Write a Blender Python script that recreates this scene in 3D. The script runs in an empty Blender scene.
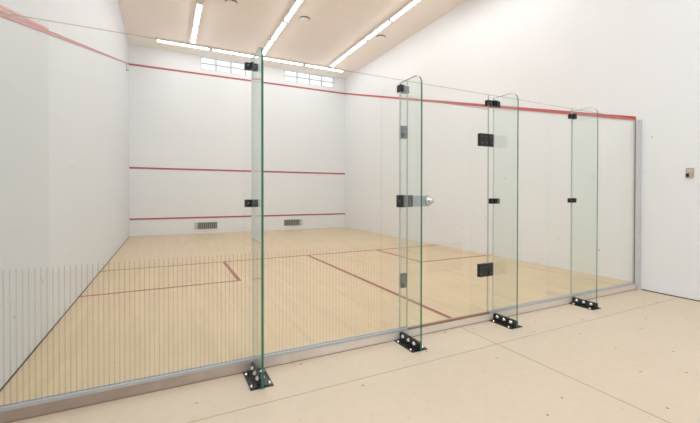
import bpy, bmesh, math, random
from mathutils import Vector, Matrix
random.seed(4)
scene = bpy.context.scene
COL = scene.collection

# ------------------------------------------------------------------ measures (metres)
W, L, H = 6.25, 9.66, 5.13          # court width, court length, ceiling height
FZ = -0.08                          # gallery floor lies one small step below the court floor
YB, XL = -5.2, -2.4                 # back of the gallery, left end of the gallery
GT = 2.145                          # top of the glass wall
D0, D1 = 2.684, 3.626               # door opening

# ------------------------------------------------------------------ materials
def new_mat(name):
    m = bpy.data.materials.new(name); m.use_nodes = True
    nt = m.node_tree
    for n in list(nt.nodes): nt.nodes.remove(n)
    out = nt.nodes.new('ShaderNodeOutputMaterial')
    return m, nt, out

def N(nt, kind, **kw):
    n = nt.nodes.new(kind)
    for k, v in kw.items():
        if k in n.inputs: n.inputs[k].default_value = v
        else: setattr(n, k, v)
    return n

def rgba(c): return (c[0], c[1], c[2], 1.0)

def math_n(nt, op, a, b=None, c=None, clamp=False):
    n = nt.nodes.new('ShaderNodeMath'); n.operation = op; n.use_clamp = clamp
    for i, v in enumerate((a, b, c)):
        if v is None: continue
        if isinstance(v, (int, float)): n.inputs[i].default_value = v
        else: nt.links.new(v, n.inputs[i])
    return n.outputs[0]

def mix_col(nt, fac, a, b, blend='MIX'):
    n = nt.nodes.new('ShaderNodeMix'); n.data_type = 'RGBA'; n.blend_type = blend
    for i, v in ((0, fac), (6, a), (7, b)):
        if isinstance(v, (int, float)): n.inputs[i].default_value = v
        elif isinstance(v, tuple): n.inputs[i].default_value = rgba(v)
        else: nt.links.new(v, n.inputs[i])
    return n.outputs[2]

def principled(nt, out, color, rough=0.5, metal=0.0, spec=0.5, coat=0.0, coat_rough=0.1):
    b = nt.nodes.new('ShaderNodeBsdfPrincipled')
    if isinstance(color, tuple): b.inputs['Base Color'].default_value = rgba(color)
    else: nt.links.new(color, b.inputs['Base Color'])
    if isinstance(rough, (int, float)): b.inputs['Roughness'].default_value = rough
    else: nt.links.new(rough, b.inputs['Roughness'])
    b.inputs['Metallic'].default_value = metal
    b.inputs['Specular IOR Level'].default_value = spec
    b.inputs['Coat Weight'].default_value = coat
    b.inputs['Coat Roughness'].default_value = coat_rough
    nt.links.new(b.outputs[0], out.inputs[0])
    return b

def simple(name, color, rough=0.5, metal=0.0, spec=0.5, var=0.06, scale=30.0):
    m, nt, out = new_mat(name)
    tc = N(nt, 'ShaderNodeTexCoord'); no = N(nt, 'ShaderNodeTexNoise', Scale=scale, Detail=4.0)
    nt.links.new(tc.outputs['Object'], no.inputs['Vector'])
    dark = tuple(max(0, c * (1 - var)) for c in color); lite = tuple(min(1, c * (1 + var)) for c in color)
    principled(nt, out, mix_col(nt, no.outputs[0], dark, lite), rough, metal, spec)
    return m

def specks(nt, vec, scale, size, keep):
    """sparse round scuff spots: 1 inside a spot"""
    vo = N(nt, 'ShaderNodeTexVoronoi', Scale=scale, Randomness=1.0); vo.voronoi_dimensions = '2D'
    nt.links.new(vec, vo.inputs['Vector'])
    no = N(nt, 'ShaderNodeTexNoise', Scale=scale * 3.1, Detail=3.0); nt.links.new(vec, no.inputs['Vector'])
    d = math_n(nt, 'ADD', vo.outputs['Distance'], math_n(nt, 'MULTIPLY', math_n(nt, 'SUBTRACT', no.outputs[0], .5), size * 1.3))
    small = math_n(nt, 'LESS_THAN', d, size)
    sep = N(nt, 'ShaderNodeSeparateColor'); nt.links.new(vo.outputs['Color'], sep.inputs[0])
    return math_n(nt, 'MULTIPLY', small, math_n(nt, 'GREATER_THAN', sep.outputs[0], 1 - keep))

def wall_mat(name, color, rough, plane, joints=0.5, mark=0.35, spec=0.5, split=None):
    """smooth painted court plaster: faint panel joints, faint blotches, rare ball marks"""
    m, nt, out = new_mat(name)
    tc = N(nt, 'ShaderNodeTexCoord')
    sp = N(nt, 'ShaderNodeSeparateXYZ'); nt.links.new(tc.outputs['Object'], sp.inputs[0])
    cb = N(nt, 'ShaderNodeCombineXYZ')
    nt.links.new(sp.outputs[0 if plane == 'xz' else 1], cb.inputs[0]); nt.links.new(sp.outputs[2], cb.inputs[1])
    br = N(nt, 'ShaderNodeTexBrick', Scale=1.0); br.offset = 0.0
    br.inputs['Mortar Size'].default_value = 0.006; br.inputs['Brick Width'].default_value = 1.22
    br.inputs['Row Height'].default_value = 0.92; br.inputs['Mortar Smooth'].default_value = 0.6
    br.inputs['Color1'].default_value = rgba((.97,) * 3); br.inputs['Color2'].default_value = rgba((1.0,) * 3)
    br.inputs['Mortar'].default_value = rgba((.90,) * 3)
    nt.links.new(cb.outputs[0], br.inputs['Vector'])
    no = N(nt, 'ShaderNodeTexNoise', Scale=0.8, Detail=5.0); nt.links.new(tc.outputs['Object'], no.inputs['Vector'])
    base = mix_col(nt, no.outputs[0], tuple(c * .965 for c in color), color)
    base = mix_col(nt, joints, base, mix_col(nt, 1.0, base, br.outputs[0], 'MULTIPLY'))
    if split:      # the last stretch before the glass is a touch darker
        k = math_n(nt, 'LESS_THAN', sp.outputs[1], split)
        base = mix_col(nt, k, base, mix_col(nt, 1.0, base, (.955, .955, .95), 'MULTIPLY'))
    s = specks(nt, cb.outputs[0], 1.7, 0.022, 0.36)
    # ball marks only on the lower part of the wall
    low = math_n(nt, 'LESS_THAN', sp.outputs[2], 1.9)
    s = math_n(nt, 'MULTIPLY', math_n(nt, 'MULTIPLY', s, low), mark)
    base = mix_col(nt, s, base, (.25, .24, .23))
    if isinstance(rough, tuple):
        # polished court plaster up to just above the out line, duller paint higher up
        edge = math_n(nt, 'SUBTRACT', sp.outputs[2], math_n(nt, 'MULTIPLY_ADD', sp.outputs[1], .2531, 2.165 + .38))
        k = math_n(nt, 'MULTIPLY', edge, 16.0, clamp=True)
        rough = math_n(nt, 'MULTIPLY_ADD', k, rough[1] - rough[0], rough[0])
    principled(nt, out, base, rough, 0, spec)
    return m

def court_floor_mat():
    m, nt, out = new_mat('maple_boards')
    tc = N(nt, 'ShaderNodeTexCoord')
    sp = N(nt, 'ShaderNodeSeparateXYZ'); nt.links.new(tc.outputs['Object'], sp.inputs[0])
    cb = N(nt, 'ShaderNodeCombineXYZ')          # boards run from the back wall to the front wall
    nt.links.new(sp.outputs[1], cb.inputs[0]); nt.links.new(sp.outputs[0], cb.inputs[1])
    br = N(nt, 'ShaderNodeTexBrick', Scale=1.0); br.offset = 0.37; br.offset_frequency = 2
    br.inputs['Brick Width'].default_value = 0.95; br.inputs['Row Height'].default_value = 0.057
    br.inputs['Mortar Size'].default_value = 0.0012; br.inputs['Mortar Smooth'].default_value = 0.4
    br.inputs['Color1'].default_value = rgba((.59, .432, .25)); br.inputs['Color2'].default_value = rgba((.695, .527, .315))
    br.inputs['Mortar'].default_value = rgba((.55, .42, .29))
    nt.links.new(cb.outputs[0], br.inputs['Vector'])
    mp = N(nt, 'ShaderNodeMapping'); mp.inputs['Scale'].default_value = (26, 2.2, 1)
    nt.links.new(tc.outputs['Object'], mp.inputs[0])
    no = N(nt, 'ShaderNodeTexNoise', Scale=1.0, Detail=6.0, Roughness=.65); nt.links.new(mp.outputs[0], no.inputs['Vector'])
    n2 = N(nt, 'ShaderNodeTexNoise', Scale=1.7, Detail=5.0); nt.links.new(tc.outputs['Object'], n2.inputs['Vector'])
    c = mix_col(nt, .30, br.outputs[0], mix_col(nt, no.outputs[0], (.47, .35, .22), (.82, .66, .45)))
    c = mix_col(nt, .22, c, mix_col(nt, n2.outputs[0], (.45, .37, .27), (.82, .67, .48)))
    s = math_n(nt, 'MULTIPLY', specks(nt, tc.outputs['Object'], 1.6, .016, .35), .3)
    c = mix_col(nt, s, c, (.3, .24, .18))
    principled(nt, out, c, .38, 0, .45)
    return m

def gallery_floor_mat():
    m, nt, out = new_mat('beige_vinyl')
    tc = N(nt, 'ShaderNodeTexCoord')
    n1 = N(nt, 'ShaderNodeTexNoise', Scale=1.3, Detail=6.0, Roughness=.6); nt.links.new(tc.outputs['Object'], n1.inputs['Vector'])
    n2 = N(nt, 'ShaderNodeTexNoise', Scale=14.0, Detail=5.0); nt.links.new(tc.outputs['Object'], n2.inputs['Vector'])
    c = mix_col(nt, n1.outputs[0], (.59, .485, .375), (.66, .56, .44))
    c = mix_col(nt, .16, c, mix_col(nt, n2.outputs[0], (.52, .43, .33), (.86, .76, .62)))
    s1 = math_n(nt, 'MULTIPLY', specks(nt, tc.outputs['Object'], 2.9, .026, .42), .75)
    c = mix_col(nt, s1, c, (.12, .10, .085))
    s2 = math_n(nt, 'MULTIPLY', specks(nt, tc.outputs['Object'], 5.3, .034, .32), .32)
    c = mix_col(nt, s2, c, (.28, .23, .18))
    principled(nt, out, c, .5, 0, .35)
    return m

def glass_mat(name, tint, stripe=None, refl=1.0):
    """clear toughened glass sheet; stripe = (pitch, width, x0, x1, z0, z1, shade) of fine printed lines"""
    m, nt, out = new_mat(name)
    geo = N(nt, 'ShaderNodeNewGeometry')
    dt = nt.nodes.new('ShaderNodeVectorMath'); dt.operation = 'DOT_PRODUCT'
    nt.links.new(geo.outputs['Incoming'], dt.inputs[0]); nt.links.new(geo.outputs['Normal'], dt.inputs[1])
    c = math_n(nt, 'ABSOLUTE', dt.outputs['Value'])
    p5 = math_n(nt, 'POWER', math_n(nt, 'SUBTRACT', 1.0, c), 5.0)
    fr = math_n(nt, 'MULTIPLY', math_n(nt, 'ADD', math_n(nt, 'MULTIPLY', p5, .95), .042), refl, clamp=True)
    tr = N(nt, 'ShaderNodeBsdfTransparent'); tr.inputs[0].default_value = rgba(tint)
    gl = N(nt, 'ShaderNodeBsdfGlossy', Roughness=0.0); gl.inputs[0].default_value = (.96, 1, .98, 1)
    if stripe:
        pitch, width, x0, x1, z0, z1, shade = stripe
        tc = N(nt, 'ShaderNodeTexCoord'); sp = N(nt, 'ShaderNodeSeparateXYZ'); nt.links.new(tc.outputs['Object'], sp.inputs[0])
        X, Z = sp.outputs[0], sp.outputs[2]
        f = math_n(nt, 'MULTIPLY', math_n(nt, 'FRACT', math_n(nt, 'DIVIDE', X, pitch)), pitch)
        on = math_n(nt, 'LESS_THAN', f, width)
        for v, lo, hi in ((X, x0, x1), (Z, z0, z1)):
            on = math_n(nt, 'MULTIPLY', on, math_n(nt, 'GREATER_THAN', v, lo))
            on = math_n(nt, 'MULTIPLY', on, math_n(nt, 'LESS_THAN', v, hi))
        nt.links.new(mix_col(nt, on, tint, tuple(t * s for t, s in zip(tint, shade))), tr.inputs[0])
    mx = N(nt, 'ShaderNodeMixShader')
    nt.links.new(fr, mx.inputs[0]); nt.links.new(tr.outputs[0], mx.inputs[1]); nt.links.new(gl.outputs[0], mx.inputs[2])
    nt.links.new(mx.outputs[0], out.inputs[0])
    return m

def emit_mat(name, color, strength):
    m, nt, out = new_mat(name)
    tc = N(nt, 'ShaderNodeTexCoord'); no = N(nt, 'ShaderNodeTexNoise', Scale=3.0); nt.links.new(tc.outputs['Object'], no.inputs['Vector'])
    e = N(nt, 'ShaderNodeEmission', Strength=strength)
    nt.links.new(mix_col(nt, no.outputs[0], tuple(c * .97 for c in color), color), e.inputs[0])
    nt.links.new(e.outputs[0], out.inputs[0])
    return m

M = {}
M['wall_f'] = wall_mat('front_plaster', (.84, .87, .91), .3, 'xz', .7, .3)
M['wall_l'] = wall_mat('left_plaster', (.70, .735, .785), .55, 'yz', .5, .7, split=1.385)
M['wall_r'] = wall_mat('right_plaster', (.85, .875, .905), .42, 'yz', .15, .6, spec=.4)
M['wall_g'] = wall_mat('gallery_plaster', (.84, .85, .87), .6, 'xz', 0, 0)
M['ceil'] = simple('ceiling_paint', (.945, .885, .83), .8, 0, .1, .015, 2)
M['court'] = court_floor_mat()
M['gallery'] = gallery_floor_mat()
M['red'] = simple('red_line_paint', (.40, .035, .05), .4, 0, .5, .12, 14)
M['red_pale'] = simple('pale_red_line', (.42, .10, .105), .4, 0, .5, .10, 14)  # paler than the red on the other walls
M['red_salmon'] = simple('salmon_line', (.62, .25, .20), .4, 0, .5, .10, 14)
M['red_side'] = simple('red_side_line', (.50, .045, .035), .4, 0, .5, .10, 14)
M['red_floor'] = simple('worn_red_floor_line', (.30, .075, .055), .45, 0, .4, .22, 22)
M['glass'] = glass_mat('clear_glass', (.985, .995, .988))
M['glass_striped'] = glass_mat('lined_glass', (.985, .995, .988), (.0262, .0062, -9, 9, -.1, .75, (.90, .895, .88)))
M['glass_striped_fine'] = glass_mat('finely_lined_glass', (.985, .995, .988), (.0262, .0062, -9, 9, -.1, .745, (.955, .938, .92)))
M['glass_door'] = glass_mat('door_glass', (.985, .995, .988), (.0262, .0062, .19, .62, .45, .72, (.93, .905, .88)))
M['glass_fin'] = glass_mat('fin_glass', (.957, .980, .968), None, 1.6)
M['edge'] = simple('green_glass_edge', (.028, .165, .115), .15, 0, .6, .2, 8)
M['edge_thin'] = simple('pale_glass_edge', (.50, .55, .52), .25, 0, .6, .1, 8)
M['black'] = simple('black_coated_metal', (.018, .018, .020), .32, 0, .5, .4, 60)
M['stop'] = simple('dark_grey_metal', (.13, .15, .165), .35, .3, .5, .2, 40)
M['clamp_veiled'] = simple('veiled_black_metal', (.17, .20, .225), .35, .2, .5, .15, 40)
M['chrome'] = simple('bright_steel', (.62, .63, .65), .22, 1, .5, .05, 40)
M['steel'] = simple('brushed_steel', (.40, .43, .44), .35, .6, .5, .08, 60)
M['alu'] = simple('grey_aluminium', (.50, .52, .545), .45, .2, .5, .05, 20)
M['alu_l'] = simple('pale_grey_aluminium', (.58, .58, .60), .5, 0, .5, .04, 20)
def riser_mat():
    # worn brown timber at the left, painted over towards the right
    m, nt, out = new_mat('step_face')
    tc = N(nt, 'ShaderNodeTexCoord'); sp = N(nt, 'ShaderNodeSeparateXYZ'); nt.links.new(tc.outputs['Object'], sp.inputs[0])
    no = N(nt, 'ShaderNodeTexNoise', Scale=7.0, Detail=5.0); nt.links.new(tc.outputs['Object'], no.inputs['Vector'])
    k = math_n(nt, 'ADD', math_n(nt, 'MULTIPLY_ADD', sp.outputs[0], .9, -.75), math_n(nt, 'MULTIPLY_ADD', no.outputs[0], .6, -.3), clamp=True)
    c = mix_col(nt, k, mix_col(nt, no.outputs[0], (.34, .27, .22), (.46, .38, .32)), mix_col(nt, no.outputs[0], (.70, .62, .55), (.78, .71, .65)))
    principled(nt, out, c, .55, 0, .3)
    return m
M['riser'] = riser_mat()
M['thresh'] = simple('brown_wood_edge', (.30, .155, .085), .5, 0, .4, .15, 18)
M['shadow_gap'] = simple('dark_joint', (.10, .085, .07), .8, 0, .2, .2, 9)
M['seam'] = simple('floor_seam', (.33, .26, .19), .8, 0, .2, .2, 9)
M['seam_pale'] = simple('pale_floor_seam', (.42, .34, .26), .8, 0, .2, .2, 9)
M['seam_brown'] = simple('brown_step_joint', (.30, .19, .13), .8, 0, .2, .2, 9)
M['housing'] = simple('white_enamel', (.74, .71, .68), .4, 0, .5, .02, 6)
M['tube'] = emit_mat('lit_tube', (1.0, .985, .97), 23.0)
M['pane'] = emit_mat('daylit_pane', (.86, .94, 1.0), 1.75)
M['frame'] = simple('window_frame_paint', (.62, .64, .66), .5, 0, .4, .03, 8)
M['vent'] = simple('grey_vent_metal', (.30, .30, .28), .5, .2, .4, .1, 30)
M['vent_dark'] = simple('dark_duct', (.05, .048, .045), .8, 0, .2, .1, 30)
M['vent_cap'] = simple('pale_vent_cap', (.56, .56, .52), .5, 0, .4, .08, 30)
M['beige_plastic'] = simple('beige_plastic', (.50, .44, .32), .4, 0, .5, .06, 30)

# ------------------------------------------------------------------ mesh helpers
def bm_new(): return bmesh.new()

def add_box(bm, x0, x1, y0, y1, z0, z1, mi=0, bev=0.0):
    vs = [bm.verts.new((x, y, z)) for x in (x0, x1) for y in (y0, y1) for z in (z0, z1)]
    fs = [bm.faces.new([vs[i] for i in q]) for q in ((0, 1, 3, 2), (4, 6, 7, 5), (0, 4, 5, 1), (2, 3, 7, 6), (0, 2, 6, 4), (1, 5, 7, 3))]
    for f in fs: f.material_index = mi
    if bev:
        es = set(e for f in fs for e in f.edges)
        r = bmesh.ops.bevel(bm, geom=list(es), offset=bev, segments=2, affect='EDGES', profile=.6)
        for f in r['faces']: f.material_index = mi
    return fs

def add_prism(bm, prof, axis, a0, a1, mi_cap=0, mi_side=0):
    """profile of 2-D points swept along an axis from a0 to a1"""
    def P(p, a):
        return {'x': (a, p[0], p[1]), 'y': (p[0], a, p[1]), 'z': (p[0], p[1], a)}[axis]
    A = [bm.verts.new(P(p, a0)) for p in prof]; B = [bm.verts.new(P(p, a1)) for p in prof]
    n = len(prof)
    f = bm.faces.new(A); f.material_index = mi_cap
    f = bm.faces.new(B[::-1]); f.material_index = mi_cap
    for i in range(n):
        f = bm.faces.new((A[i], B[i], B[(i + 1) % n], A[(i + 1) % n])); f.material_index = mi_side

def add_turn(bm, prof, org, axis, seg=20, mi=0):
    """lathe: profile of (radius, height) turned about an axis through org"""
    ax = Vector(axis).normalized(); t = ax.orthogonal().normalized(); b = ax.cross(t)
    rings = []
    for r, h in prof:
        if r < 1e-6: rings.append([bm.verts.new(Vector(org) + ax * h)])
        else: rings.append([bm.verts.new(Vector(org) + ax * h + (t * math.cos(2 * math.pi * i / seg) + b * math.sin(2 * math.pi * i / seg)) * r) for i in range(seg)])
    for a, c in zip(rings, rings[1:]):
        for i in range(seg):
            j = (i + 1) % seg
            if len(a) == 1 and len(c) > 1: f = bm.faces.new((a[0], c[i], c[j]))
            elif len(c) == 1 and len(a) > 1: f = bm.faces.new((a[i], c[0], a[j]))
            elif len(a) > 1: f = bm.faces.new((a[i], c[i], c[j], a[j]))
            f.material_index = mi; f.smooth = True

def obj(name, bm, mats, parent=None, loc=None, kind=None, label=None):
    bmesh.ops.recalc_face_normals(bm, faces=bm.faces)
    me = bpy.data.meshes.new(name); bm.to_mesh(me); bm.free()
    for m in (mats if isinstance(mats, (list, tuple)) else [mats]): me.materials.append(m)
    o = bpy.data.objects.new(name, me); COL.objects.link(o)
    if parent: o.parent = parent
    if loc: o.location = loc
    if kind: o['kind'] = kind
    if label: o['label'] = label
    return o

def tag(o, label, cat, group=None, kind='thing'):
    o['label'] = label; o['category'] = cat; o['kind'] = kind
    if group: o['group'] = group
    return o

def thing(name, label, cat, loc=(0, 0, 0), group=None):
    o = bpy.data.objects.new(name, None); COL.objects.link(o); o.location = loc; o.empty_display_size = .1
    return tag(o, label, cat, group)

def dup(root, loc, label, group=None):
    r = root.copy(); COL.objects.link(r); r.location = loc; r['label'] = label
    if group: r['group'] = group
    for ch in list(root.children):
        c = ch.copy(); COL.objects.link(c); c.parent = r
        for g in list(ch.children):
            d = g.copy(); COL.objects.link(d); d.parent = c
    return r

def box(name, x0, x1, y0, y1, z0, z1, m, parent=None, bev=0.0, **kw):
    bm = bm_new(); add_box(bm, x0, x1, y0, y1, z0, z1, 0, bev)
    return obj(name, bm, m, parent, **kw)

# ------------------------------------------------------------------ the setting
S = 'structure'
def struct(name, label, cat, *a, **k):
    o = box(name, *a, kind=S, **k); o['label'] = label; o['category'] = cat
    return o

floor = struct('floor', 'pale maple board floor of the squash court with red lines', 'floor', 0, W, 0.001, L, -.16, 0, M['court'])
gfloor = struct('floor_gallery', 'beige sheet floor outside the glass with fine seams and specks', 'floor', XL, W, YB, -.001, -.2, FZ, M['gallery'])
T = .002
def strip(name, parent, x0, x1, y0, y1, m=None):
    return box(name, x0, x1, y0, y1, 0, T, m or M['red_floor'], parent, kind=S)
SL, BX, XB1, XB2, XH, LW = 4.285, 2.65, 1.708, 4.645, 3.182, .05
strip('short_line', floor, 0, W, SL - LW / 2, SL + LW / 2)
strip('half_court_line', floor, XH - LW / 2, XH + LW / 2, .02, SL - LW / 2)
strip('service_box_line', floor, XB1 - LW / 2, XB1 + LW / 2, BX + LW / 2, SL - LW / 2)
strip('service_box_line', floor, 0, XB1 + LW / 2, BX - LW / 2, BX + LW / 2)
strip('service_box_line', floor, XB2 - LW / 2, XB2 + LW / 2, BX + LW / 2, SL - LW / 2)
strip('service_box_line', floor, XB2 - LW / 2, W, BX - LW / 2, BX + LW / 2)
# seams of the gallery floor sheets
box('floor_seam', XL, W, -.508, -.502, FZ, FZ + .0008, M['seam_pale'], gfloor, kind=S)
box('floor_seam', 0, W, -.0285, -.0245, FZ, FZ + .004, M['seam_brown'], gfloor, kind=S)
box('floor_seam', 3.248, 3.2535, YB, -.508, FZ, FZ + .0008, M['seam'], gfloor, kind=S)
box('floor_seam', 3.248, 3.2525, -.502, -.03, FZ, FZ + .0008, M['seam'], gfloor, kind=S)

ceiling = struct('ceiling', 'cream painted ceiling over the court', 'ceiling', XL - .2, W + .2, YB - .2, L + .2, H, H + .15, M['ceil'])

# front wall with its two high window openings
WINS = ((1.734, 3.392), (4.16, 5.826)); WZ0, WZ1 = 4.757, 5.115
bm = bm_new()
add_box(bm, -.2, W + .2, L, L + .2, -.16, WZ0)
for a, b in ((-.2, WINS[0][0]), (WINS[0][1], WINS[1][0]), (WINS[1][1], W + .2)):
    add_box(bm, a, b, L, L + .2, WZ0, WZ1)
add_box(bm, -.2, W + .2, L, L + .2, WZ1, H)
wf = obj('wall_front', bm, M['wall_f'], kind=S); wf['label'] = 'white front wall of the court with three red lines'; wf['category'] = 'wall'
for nm, z0, z1 in (('tin_line', .437, .483), ('service_line', 1.818, 1.868), ('out_line', 4.585, 4.635)):
    box(nm, 0, W, L - .006, L, z0, z1, M['red'], wf, kind=S)
for k, (a, b) in enumerate(WINS):
    bm = bm_new(); fw = .022
    add_box(bm, a, b, L + .02, L + .06, WZ0, WZ0 + fw); add_box(bm, a, b, L + .02, L + .06, WZ1 - fw, WZ1)
    add_box(bm, a, a + fw, L + .02, L + .06, WZ0 + fw, WZ1 - fw); add_box(bm, b - fw, b, L + .02, L + .06, WZ0 + fw, WZ1 - fw)
    w = obj('window_%d' % (k + 1), bm, M['frame'], kind=S)
    w['label'] = ('left' if k == 0 else 'right') + ' high window of eight bright panes in the front wall'; w['category'] = 'window'
    bm = bm_new(); cw = (b - a) / 4; zm = (WZ0 + WZ1) / 2
    for i in range(1, 4): add_box(bm, a + i * cw - .026, a + i * cw + .026, L + .02, L + .055, WZ0 + fw, WZ1 - fw)
    for i in range(4):
        add_box(bm, a + i * cw + .026, a + (i + 1) * cw - .026, L + .022, L + .053, zm - .021, zm + .021)
    obj('glazing_bars', bm, M['frame'], w, kind=S)
    box('window_panes', a, b, L + .06, L + .07, WZ0, WZ1, M['pane'], w, kind=S)

# side walls
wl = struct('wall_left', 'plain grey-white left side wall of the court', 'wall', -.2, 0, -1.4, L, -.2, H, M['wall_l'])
wr = struct('wall_right', 'smooth cream-white right side wall running out past the glass', 'wall', W, W + .2, YB, L, -.2, H, M['wall_r'])
def slope_line(name, parent, x0, x1, ya, za, yb, zb, h, m):
    bm = bm_new()
    add_prism(bm, [(ya, za - h / 2), (yb, zb - h / 2), (yb, zb + h / 2), (ya, za + h / 2)], 'x', x0, x1)
    return obj(name, bm, m, parent, kind=S)
slope_line('out_line', wl, 0, .005, .0, 2.165, L - .006, 4.61, .034, M['red_pale'])
slope_line('out_line', wl, 0, .0045, .0, 2.212, 1.385, 2.541, .018, M['red_salmon'])  # second, paler strip just above the out line near the glass
slope_line('out_line', wr, W - .012, W, .015, 2.162, L - .006, 4.61, .052, M['red_side'])
struct('wall_back', 'white wall at the back of the gallery', 'wall', XL - .2, W + .2, YB - .2, YB, -.2, H, M['wall_g'])
struct('wall_gallery', 'white end wall of the gallery', 'wall', XL - .2, XL, YB, -1.4, -.2, H, M['wall_g'])
struct('wall_return', 'white return wall beside the court', 'wall', XL, -.2, -1.4, -1.2, -.2, H, M['wall_g'])
struct('wall_joint_left', 'dark joint along the foot of the left wall', 'wall_joint', 0, .006, .03, L - .01, 0.0, .009, M['shadow_gap'])  # dark strips along both wall feet stand in for the shadow gap
struct('wall_joint_right', 'dark joint along the foot of the right wall outside the glass', 'wall_joint', W - .005, W, YB, -.075, FZ, FZ + .011, M['shadow_gap'])

# the low step and the metal channels that hold the glass
struct('trim_1', 'beige painted face of the low step under the glass wall', 'step', 0, W, -.024, 0, FZ, -.0132, M['riser'])
def channel(name, label, x0, x1):
    bm = bm_new()
    add_box(bm, x0, x1, -.026, .022, -.013, -.004)
    add_box(bm, x0, x1, -.026, -.009, -.004, .007); add_box(bm, x0, x1, .009, .022, -.004, .007)
    o = obj(name, bm, M['alu'], kind=S); o['label'] = label; o['category'] = 'glass channel'
channel('trim_2', 'grey metal channel under the two striped glass panels', 0, 2.68)
channel('trim_3', 'grey metal channel under the glass panels right of the door', 3.63, W)
struct('trim_4', 'brown worn wooden threshold edge under the glass door', 'threshold', 2.682, 3.628, -.026, 0, -.013, 0.001, M['thresh'])
bm = bm_new()
add_box(bm, W - .042, W, -.062, -.010, FZ, GT - .012); add_box(bm, W - .010, W, -.010, .010, .008, GT - .012)
add_box(bm, W - .035, W, .010, .028, .008, GT - .012)
o = obj('trim_5', bm, M['alu_l'], kind=S); o['label'] = 'pale grey metal wall channel at the right end of the glass'; o['category'] = 'wall channel'

# ------------------------------------------------------------------ the glass wall
def sheet(bm, x0, x1, y0, y1, z0, z1):
    fs = add_box(bm, x0, x1, y0, y1, z0, z1, 1)
    for f in fs:
        f.normal_update()
        if abs(f.normal.y) > .9: f.material_index = 0
def panel(name, label, cat, x0, x1, z0, z1, m, parent=None):
    bm = bm_new(); sheet(bm, 0, x1 - x0, -.006, .006, z0, z1)
    o = obj(name, bm, [m, M['edge_thin']], parent, loc=None if parent else (x0, 0, 0))
    if not parent: tag(o, label, cat, 'sheets of the glass back wall')
    return o
F1, F2, F3, F4 = 1.389, 2.606, 3.69, 4.912
panel('glass_sheet', 'large clear glass panel with fine vertical lines, between left wall and first fin', 'glass panel', .002, F1 - .0015, -.003, GT, M['glass_striped'])
panel('glass_sheet', 'clear glass panel with faint vertical lines, between first fin and lock side of door', 'glass panel', F1 + .0015, 2.68, -.003, GT, M['glass_striped_fine'])
panel('glass_sheet', 'plain clear glass panel just right of the hinged door', 'glass panel', 3.63, F4 - .0015, -.003, GT, M['glass'])
panel('glass_sheet', 'plain clear glass panel ending at the grey wall channel', 'glass panel', F4 + .0015, W - .012, -.003, GT, M['glass'])
panel('transom_glass', 'shallow strip of clear glass above the door', 'glass panel', 2.684, 3.626, 2.004, GT, M['glass'])

def screw(bm, x, y, z, r, ax, h=.004):
    add_turn(bm, [(r, 0), (r, h * .5), (r * .75, h), (0, h)], (x, y, z), ax, 12)

door = thing('door_1', 'frameless clear glass door with black hinges and chrome lock', 'door', (D0 + .002, 0, 0))
door['kind'] = S
panel('door_glass', None, None, D0 + .002, D1 - .002, .006, 1.998, M['glass_door'], door)
ox = D0 + .002
for z0, z1 in ((1.634, 1.757), (.356, .482)):
    bm = bm_new()
    hx = D1 + .002 - ox
    add_box(bm, 3.506 - ox, hx - .004, -.017, -.0062, z0, z1, 0, .003)          # leaf on the door
    add_box(bm, hx + .004, 3.682 - ox, -.017, -.0062, z0, z1, 0, .003)          # leaf on the fixed panel
    add_box(bm, 3.506 - ox, hx - .004, .0062, .02, z0, z1, 0, .003)
    add_box(bm, hx + .004, 3.715 - ox, .0062, .02, z0, z1, 0, .003)
    add_turn(bm, [(0, z0 + .006), (.010, z0 + .006), (.010, z1 - .006), (0, z1 - .006)], (hx, -.015, 0), (0, 0, 1), 14)
    hg = obj('hinge', bm, M['black'], door, label='black square plate hinge')
    for sx in (3.53 - ox, 3.59 - ox, 3.655 - ox):
        for sz in (z0 + .03, z1 - .03):
            bm = bm_new(); screw(bm, sx, -.017, sz, .006, (0, -1, 0)); obj('screw', bm, M['stop'], hg)
# lock case with its black nose and its turn knob
bm = bm_new(); add_box(bm, 2.728 - ox, 2.902 - ox, -.026, -.0062, 1.056, 1.152, 0, .004); add_box(bm, 2.728 - ox, 2.902 - ox, .0062, .022, 1.056, 1.152, 0, .004)
lk = obj('lock_case', bm, M['steel'], door, label='silver lock case')
box('lock_nose', 2.688 - ox, 2.727 - ox, -.027, -.0062, 1.053, 1.156, M['black'], lk, .003)
bm = bm_new()
add_turn(bm, [(0, 0), (.036, 0), (.037, .006), (.028, .011), (.016, .014), (.014, .024), (.021, .028), (.025, .038), (.022, .046), (.010, .051), (0, .052)], (2.893 - ox, -.026, 1.104), (0, -1, 0), 28)
obj('knob', bm, M['chrome'], lk, label='round chrome turn knob')

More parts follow.
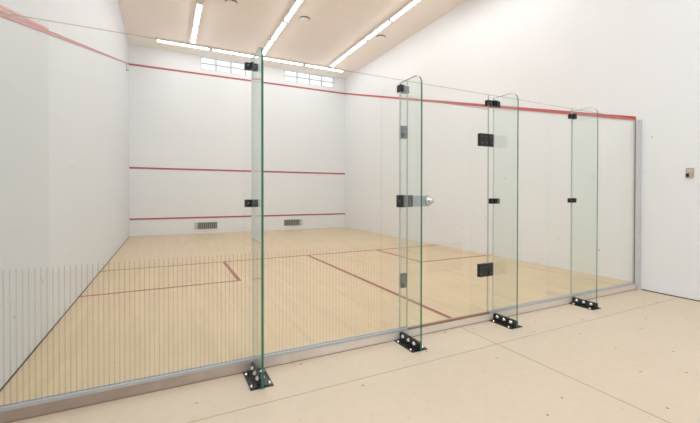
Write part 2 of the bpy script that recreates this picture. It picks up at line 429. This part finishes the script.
# fins: each stands at right angles to the wall, bolted to the floor and clamped to the sheets
def fin(x, depth, label, clamps, ztop=2.115, extra=None):
    t = thing('glass_fin', label, 'glass fin', (x, 0, FZ), 'glass fins bracing the wall')
    z0, z1, r = .0075, ztop - FZ, .085
    prof = [(-.0066, z0), (-depth, z0)]
    for i in range(9):
        a = math.pi / 2 * i / 8
        prof.append((-depth + r - r * math.cos(a), z1 - r + r * math.sin(a)))
    prof.append((-.0066, z1))
    bm = bm_new(); add_prism(bm, prof, 'x', -.0072, .0072, 0, 1)
    for fc in bm.faces:
        if all(v.co.y > -.01 for v in fc.verts): fc.material_index = 2
    obj('fin_glass', bm, [M['glass_fin'], M['edge'], M['edge_thin']], t)
    # floor plate and two angle legs
    bp = box('base_plate', -.070, .075, -.315, -.028, .0005, .0068, M['black'], t, .0015, label='black steel floor plate')
    for s, nm in ((-1, 'angle'), (1, 'angle')):
        bm = bm_new()
        xs = sorted((s * .0076, s * .0152)); add_box(bm, xs[0], xs[1], -.318, -.030, .007, .066, 0, .001)
        xs = sorted((s * .0152, s * .044)); add_box(bm, xs[0], xs[1], -.310, -.036, .007, .0135, 0, .001)
        an = obj(nm, bm, M['black'], t, label='black steel angle leg clamping the fin')
        for y in (-.085, -.170, -.255):
            bm = bm_new()
            add_turn(bm, [(.021, 0), (.021, .003), (.0175, .0035), (.0165, .010), (.011, .0145), (0, .0155)], (s * .0151, y, .040), (s, 0, 0), 16)
            obj('bolt', bm, M['chrome'], an, label='round chrome bolt head')
        for y in (-.075, -.270):
            bm = bm_new()
            add_turn(bm, [(.014, 0), (.014, .002), (.009, .003), (.009, .010), (0, .012)], (s * .056, y, .0068), (0, 0, 1), 14)
            obj('floor_bolt', bm, M['chrome'], bp, label='chrome floor bolt')
    for (xa, xb, za, zb) in clamps:
        bm = bm_new(); za -= FZ; zb -= FZ
        for k, (a, b) in enumerate(((xa - x, -.0085), (.0085, xb - x))):
            mi = 1 if (k and x < 3) else 0  # right flange paler: reflection in the fin glass put into its colour
            add_box(bm, a, b, -.022, -.0064, za, zb, mi, .002); add_box(bm, a, b, .0064, .016, za, zb, mi, .002)
        add_box(bm, -.0170, -.0075, -.050, -.0205, za, zb, 0, .002); add_box(bm, .0075, .0170, -.050, -.0205, za, zb, 0, .002)
        cl = obj('clamp', bm, [M['black'], M['clamp_veiled']], t, label='black clamp holding the sheets to the fin')
        bm = bm_new(); screw(bm, (xa - x - .0085) / 2, -.022, (za + zb) / 2, .009, (0, -1, 0), .005); obj('screw', bm, M['stop'], cl)
    if extra: extra(t, x)
    return t

def stops(t, x):
    for za, zb in ((1.643, 1.752), (.356, .478)):
        bm = bm_new(); add_box(bm, .0085, .068, -.020, -.0064, za - FZ, zb - FZ, 0, .003); add_box(bm, .0085, .068, .0064, .014, za - FZ, zb - FZ, 0, .003)
        s = obj('door_stop', bm, M['stop'], t, label='dark grey square stop plate beside the door edge')
        bm = bm_new(); add_box(bm, .010, .026, -.040, -.0203, za - FZ + .008, za - FZ + .045, 0, .002); obj('stop_pad', bm, M['black'], s)

fin(F1, .334, 'nearest glass fin on the left, seen almost edge-on as a dark green line',
    [(1.338, 1.440, 2.036, 2.082), (1.338, 1.440, 1.073, 1.126)])
fin(F2, .332, 'glass fin at the lock side of the door, with grey stop plates',
    [(2.586, 2.690, 2.034, 2.095), (2.584, 2.680, 1.052, 1.157)], extra=stops)
fin(F3, .318, 'glass fin at the hinge side of the door',
    [(3.595, 3.765, 2.032, 2.088), (3.645, 3.765, 1.070, 1.122)])
fin(F4, .312, 'farthest glass fin, nearest the right wall and its channel',
    [(4.865, 4.975, 2.028, 2.080), (4.865, 4.975, 1.068, 1.120)])

# ------------------------------------------------------------------ ceiling lights
def batten():
    t = thing('fluorescent_light', '', 'ceiling light', (0, 0, H), 'fluorescent lights on the court ceiling')
    ln = 1.225
    bm = bm_new()
    add_prism(bm, [(-.085, .0005), (.085, .0005), (.085, -.022), (.058, -.050), (-.058, -.050), (-.085, -.022)], 'y', -ln / 2 + .004, ln / 2 - .004)
    obj('housing', bm, M['housing'], t)
    bm = bm_new()
    pr = [(-.038, -.0505)] + [(-.038 * math.cos(math.pi * i / 8), -.0505 - .026 * math.sin(math.pi * i / 8)) for i in range(1, 8)] + [(.038, -.0505)]
    add_prism(bm, pr, 'y', -ln / 2 + .045, ln / 2 - .045)
    obj('diffuser', bm, M['tube'], t, label='glowing white diffuser')
    for s in (-1, 1):
        bm = bm_new(); add_box(bm, -.055, .055, s * (ln / 2 - .024) - .0205, s * (ln / 2 - .024) + .0195, -.082, -.0505, 0, .002)
        obj('end_cap', bm, M['housing'], t)
    return t
ORD = ['first', 'second', 'third', 'fourth', 'fifth']
proto = None
def put_light(x, y, rz, label, sy=1.0):
    global proto
    if proto is None:
        proto = batten(); o = proto; o.location = (x, y, H); o['label'] = label
    else: o = dup(proto, (x, y, H), label)
    o.rotation_euler = (0, 0, rz); o.scale = (1, sy, 1)
    return o
for i in range(4):
    put_light(.622 + .65 + i * 1.30, 8.80, math.pi / 2, '%s fluorescent light from the left wall in the row across the front wall' % ORD[i], 1.058)
for x, n, nm in ((1.475, 2, 'left'), (3.24, 3, 'middle'), (5.30, 4, 'right')):
    for i in range(n):
        put_light(x, 8.50 - .6125 - i * 1.2275, 0, '%s fluorescent light from the front wall in the %s lengthwise row' % (ORD[i], nm))

# round ceiling outlets
def outlet():
    t = thing('ceiling_vent', '', 'ceiling vent', (0, 0, H), 'round ceiling vents')
    bm = bm_new(); add_turn(bm, [(0, 0), (.122, 0), (.122, -.004), (.108, -.024), (.103, -.024), (0, -.020)], (0, 0, 0), (0, 0, 1), 40)  # dark sloping rim stands in for the shade inside a recessed outlet
    obj('shade_ring', bm, M['stop'], t, label='dark sloping ring for the shade inside the recess')
    bm = bm_new(); add_turn(bm, [(.104, -.0245), (.102, -.028), (.060, -.033), (0, -.035), (0, -.0245), (.104, -.0245)], (0, 0, 0), (0, 0, 1), 40)
    obj('cover', bm, M['ceil'], t, label='cream round cover')
    return t
v = outlet(); v.location = (2.04, 5.80, H); v['label'] = 'round ceiling vent between the left and middle light rows'
dup(v, (3.60, 5.80, H), 'round ceiling vent just right of the middle light row')
dup(v, (5.60, 5.86, H), 'round ceiling vent right of the right-hand light row')

# ------------------------------------------------------------------ wall vents low on the front wall
def wall_vent(x0, x1, cap_left, label):
    t = thing('wall_vent', label, 'vent', (x0, L, .125), 'low vents on the front wall')
    w, h = x1 - x0, .195
    a, b = (.085, w) if cap_left else (0, w - .085)
    box('duct', a + .01, b - .01, -.010, -.001, .01, h - .01, M['vent_dark'], t)
    bm = bm_new()
    add_box(bm, a, b, -.022, -.001, 0, .012); add_box(bm, a, b, -.022, -.001, h - .012, h)
    add_box(bm, a, a + .012, -.022, -.001, .012, h - .012); add_box(bm, b - .012, b, -.022, -.001, .012, h - .012)
    obj('frame', bm, M['vent'], t)
    bm = bm_new(); n = 9
    for i in range(n):
        xc = a + .012 + (b - a - .024) * (i + .5) / n
        add_box(bm, xc - .012, xc + .012, -.020, -.0105, .012, h - .012)
    obj('slats', bm, M['vent'], t)
    c0, c1 = (0, a - .003) if cap_left else (b + .003, w)
    box('end_plate', c0, c1, -.016, -.001, 0, h, M['vent_cap'], t, .003, label='pale blank plate beside the grille')
wall_vent(1.555, 2.165, True, 'grey slatted vent low on the front wall, nearer the left wall')
wall_vent(4.14, 4.735, False, 'grey slatted vent low on the front wall, nearer the right wall')

# ------------------------------------------------------------------ small fittings on the side walls
t = thing('wall_switch', 'small beige switch plate with a black key on the right wall outside the glass', 'switch', (W, -.604, 1.418))
box('plate', -.010, -.0005, -.042, .042, -.060, .060, M['beige_plastic'], t, .003)
box('key', -.020, -.0102, .004, .036, -.046, -.006, M['black'], t, .002, label='black key')
box('sensor_window', -.014, -.0102, -.030, .022, .012, .042, M['vent_cap'], t, .001)
t = thing('wall_hook', 'tiny grey metal hook on the left wall at the front end of the red line', 'hook', (0, 8.83, 4.30))
bm = bm_new(); add_box(bm, .0005, .010, -.02, .02, -.09, .07, 0, .002); obj('back_plate', bm, M['stop'], t)
bm = bm_new(); add_box(bm, .0102, .05, -.008, .008, -.085, -.07, 0, .002); add_box(bm, .042, .05, -.008, .008, -.0698, -.04, 0, .002); obj('peg', bm, M['stop'], t)

# ------------------------------------------------------------------ lamps that stand outside the picture (same rows, and unseen fill added over the gallery)
def area(name, loc, sx, sy, power, color=(1, .985, .97)):
    d = bpy.data.lights.new(name, 'AREA'); d.shape = 'RECTANGLE'; d.size = sx; d.size_y = sy; d.energy = power; d.color = color
    o = bpy.data.objects.new(name, d); COL.objects.link(o); o.location = loc
    return o
for x, y0 in ((1.475, 6.0), (3.24, 4.8), (5.30, 3.6)):
    area('row_lamp', (x, (y0 + .6) / 2, H - .09), .12, y0 - .6, 9.0 * (y0 - .6))
for x in (-.6, 2.2, 5.0):
    area('gallery_fill', (x, -2.6, H - .06), 1.2, 2.4, 66, (.90, .955, 1))

w = bpy.data.worlds.new('World'); scene.world = w; w.use_nodes = True
w.node_tree.nodes['Background'].inputs[0].default_value = (.8, .87, 1, 1)
w.node_tree.nodes['Background'].inputs[1].default_value = .6

# ------------------------------------------------------------------ camera
f, cu, cv, yaw, pit, rol = 392.1, 387.245, 196.832, .5134, -.009, .0018
fwv = Vector((math.sin(yaw) * math.cos(pit), math.cos(yaw) * math.cos(pit), math.sin(pit)))
r = Vector((math.cos(yaw), -math.sin(yaw), 0)); u = r.cross(fwv)
r2 = r * math.cos(rol) + u * math.sin(rol); u2 = -r * math.sin(rol) + u * math.cos(rol)
cam = bpy.data.cameras.new('Camera'); co = bpy.data.objects.new('Camera', cam); COL.objects.link(co)
mw = Matrix((r2, u2, -fwv)).transposed().to_4x4(); mw.translation = (.8581, -2.8847, 1.1712)
co.matrix_world = mw
cam.sensor_fit = 'HORIZONTAL'; cam.sensor_width = 36; cam.lens = f * 36 / 700
cam.shift_x = -(cu - 350) / 700; cam.shift_y = (cv - 211.5) / 700
cam.clip_start = .02
scene.camera = co

scene.view_settings.view_transform = 'Standard'
scene.view_settings.look = 'None'
scene.view_settings.exposure = -0.22
scene.cycles.use_denoising = True
scene.cycles.max_bounces = 16; scene.cycles.diffuse_bounces = 8; scene.cycles.glossy_bounces = 6
scene.cycles.transparent_max_bounces = 24
scene.cycles.sample_clamp_indirect = 6
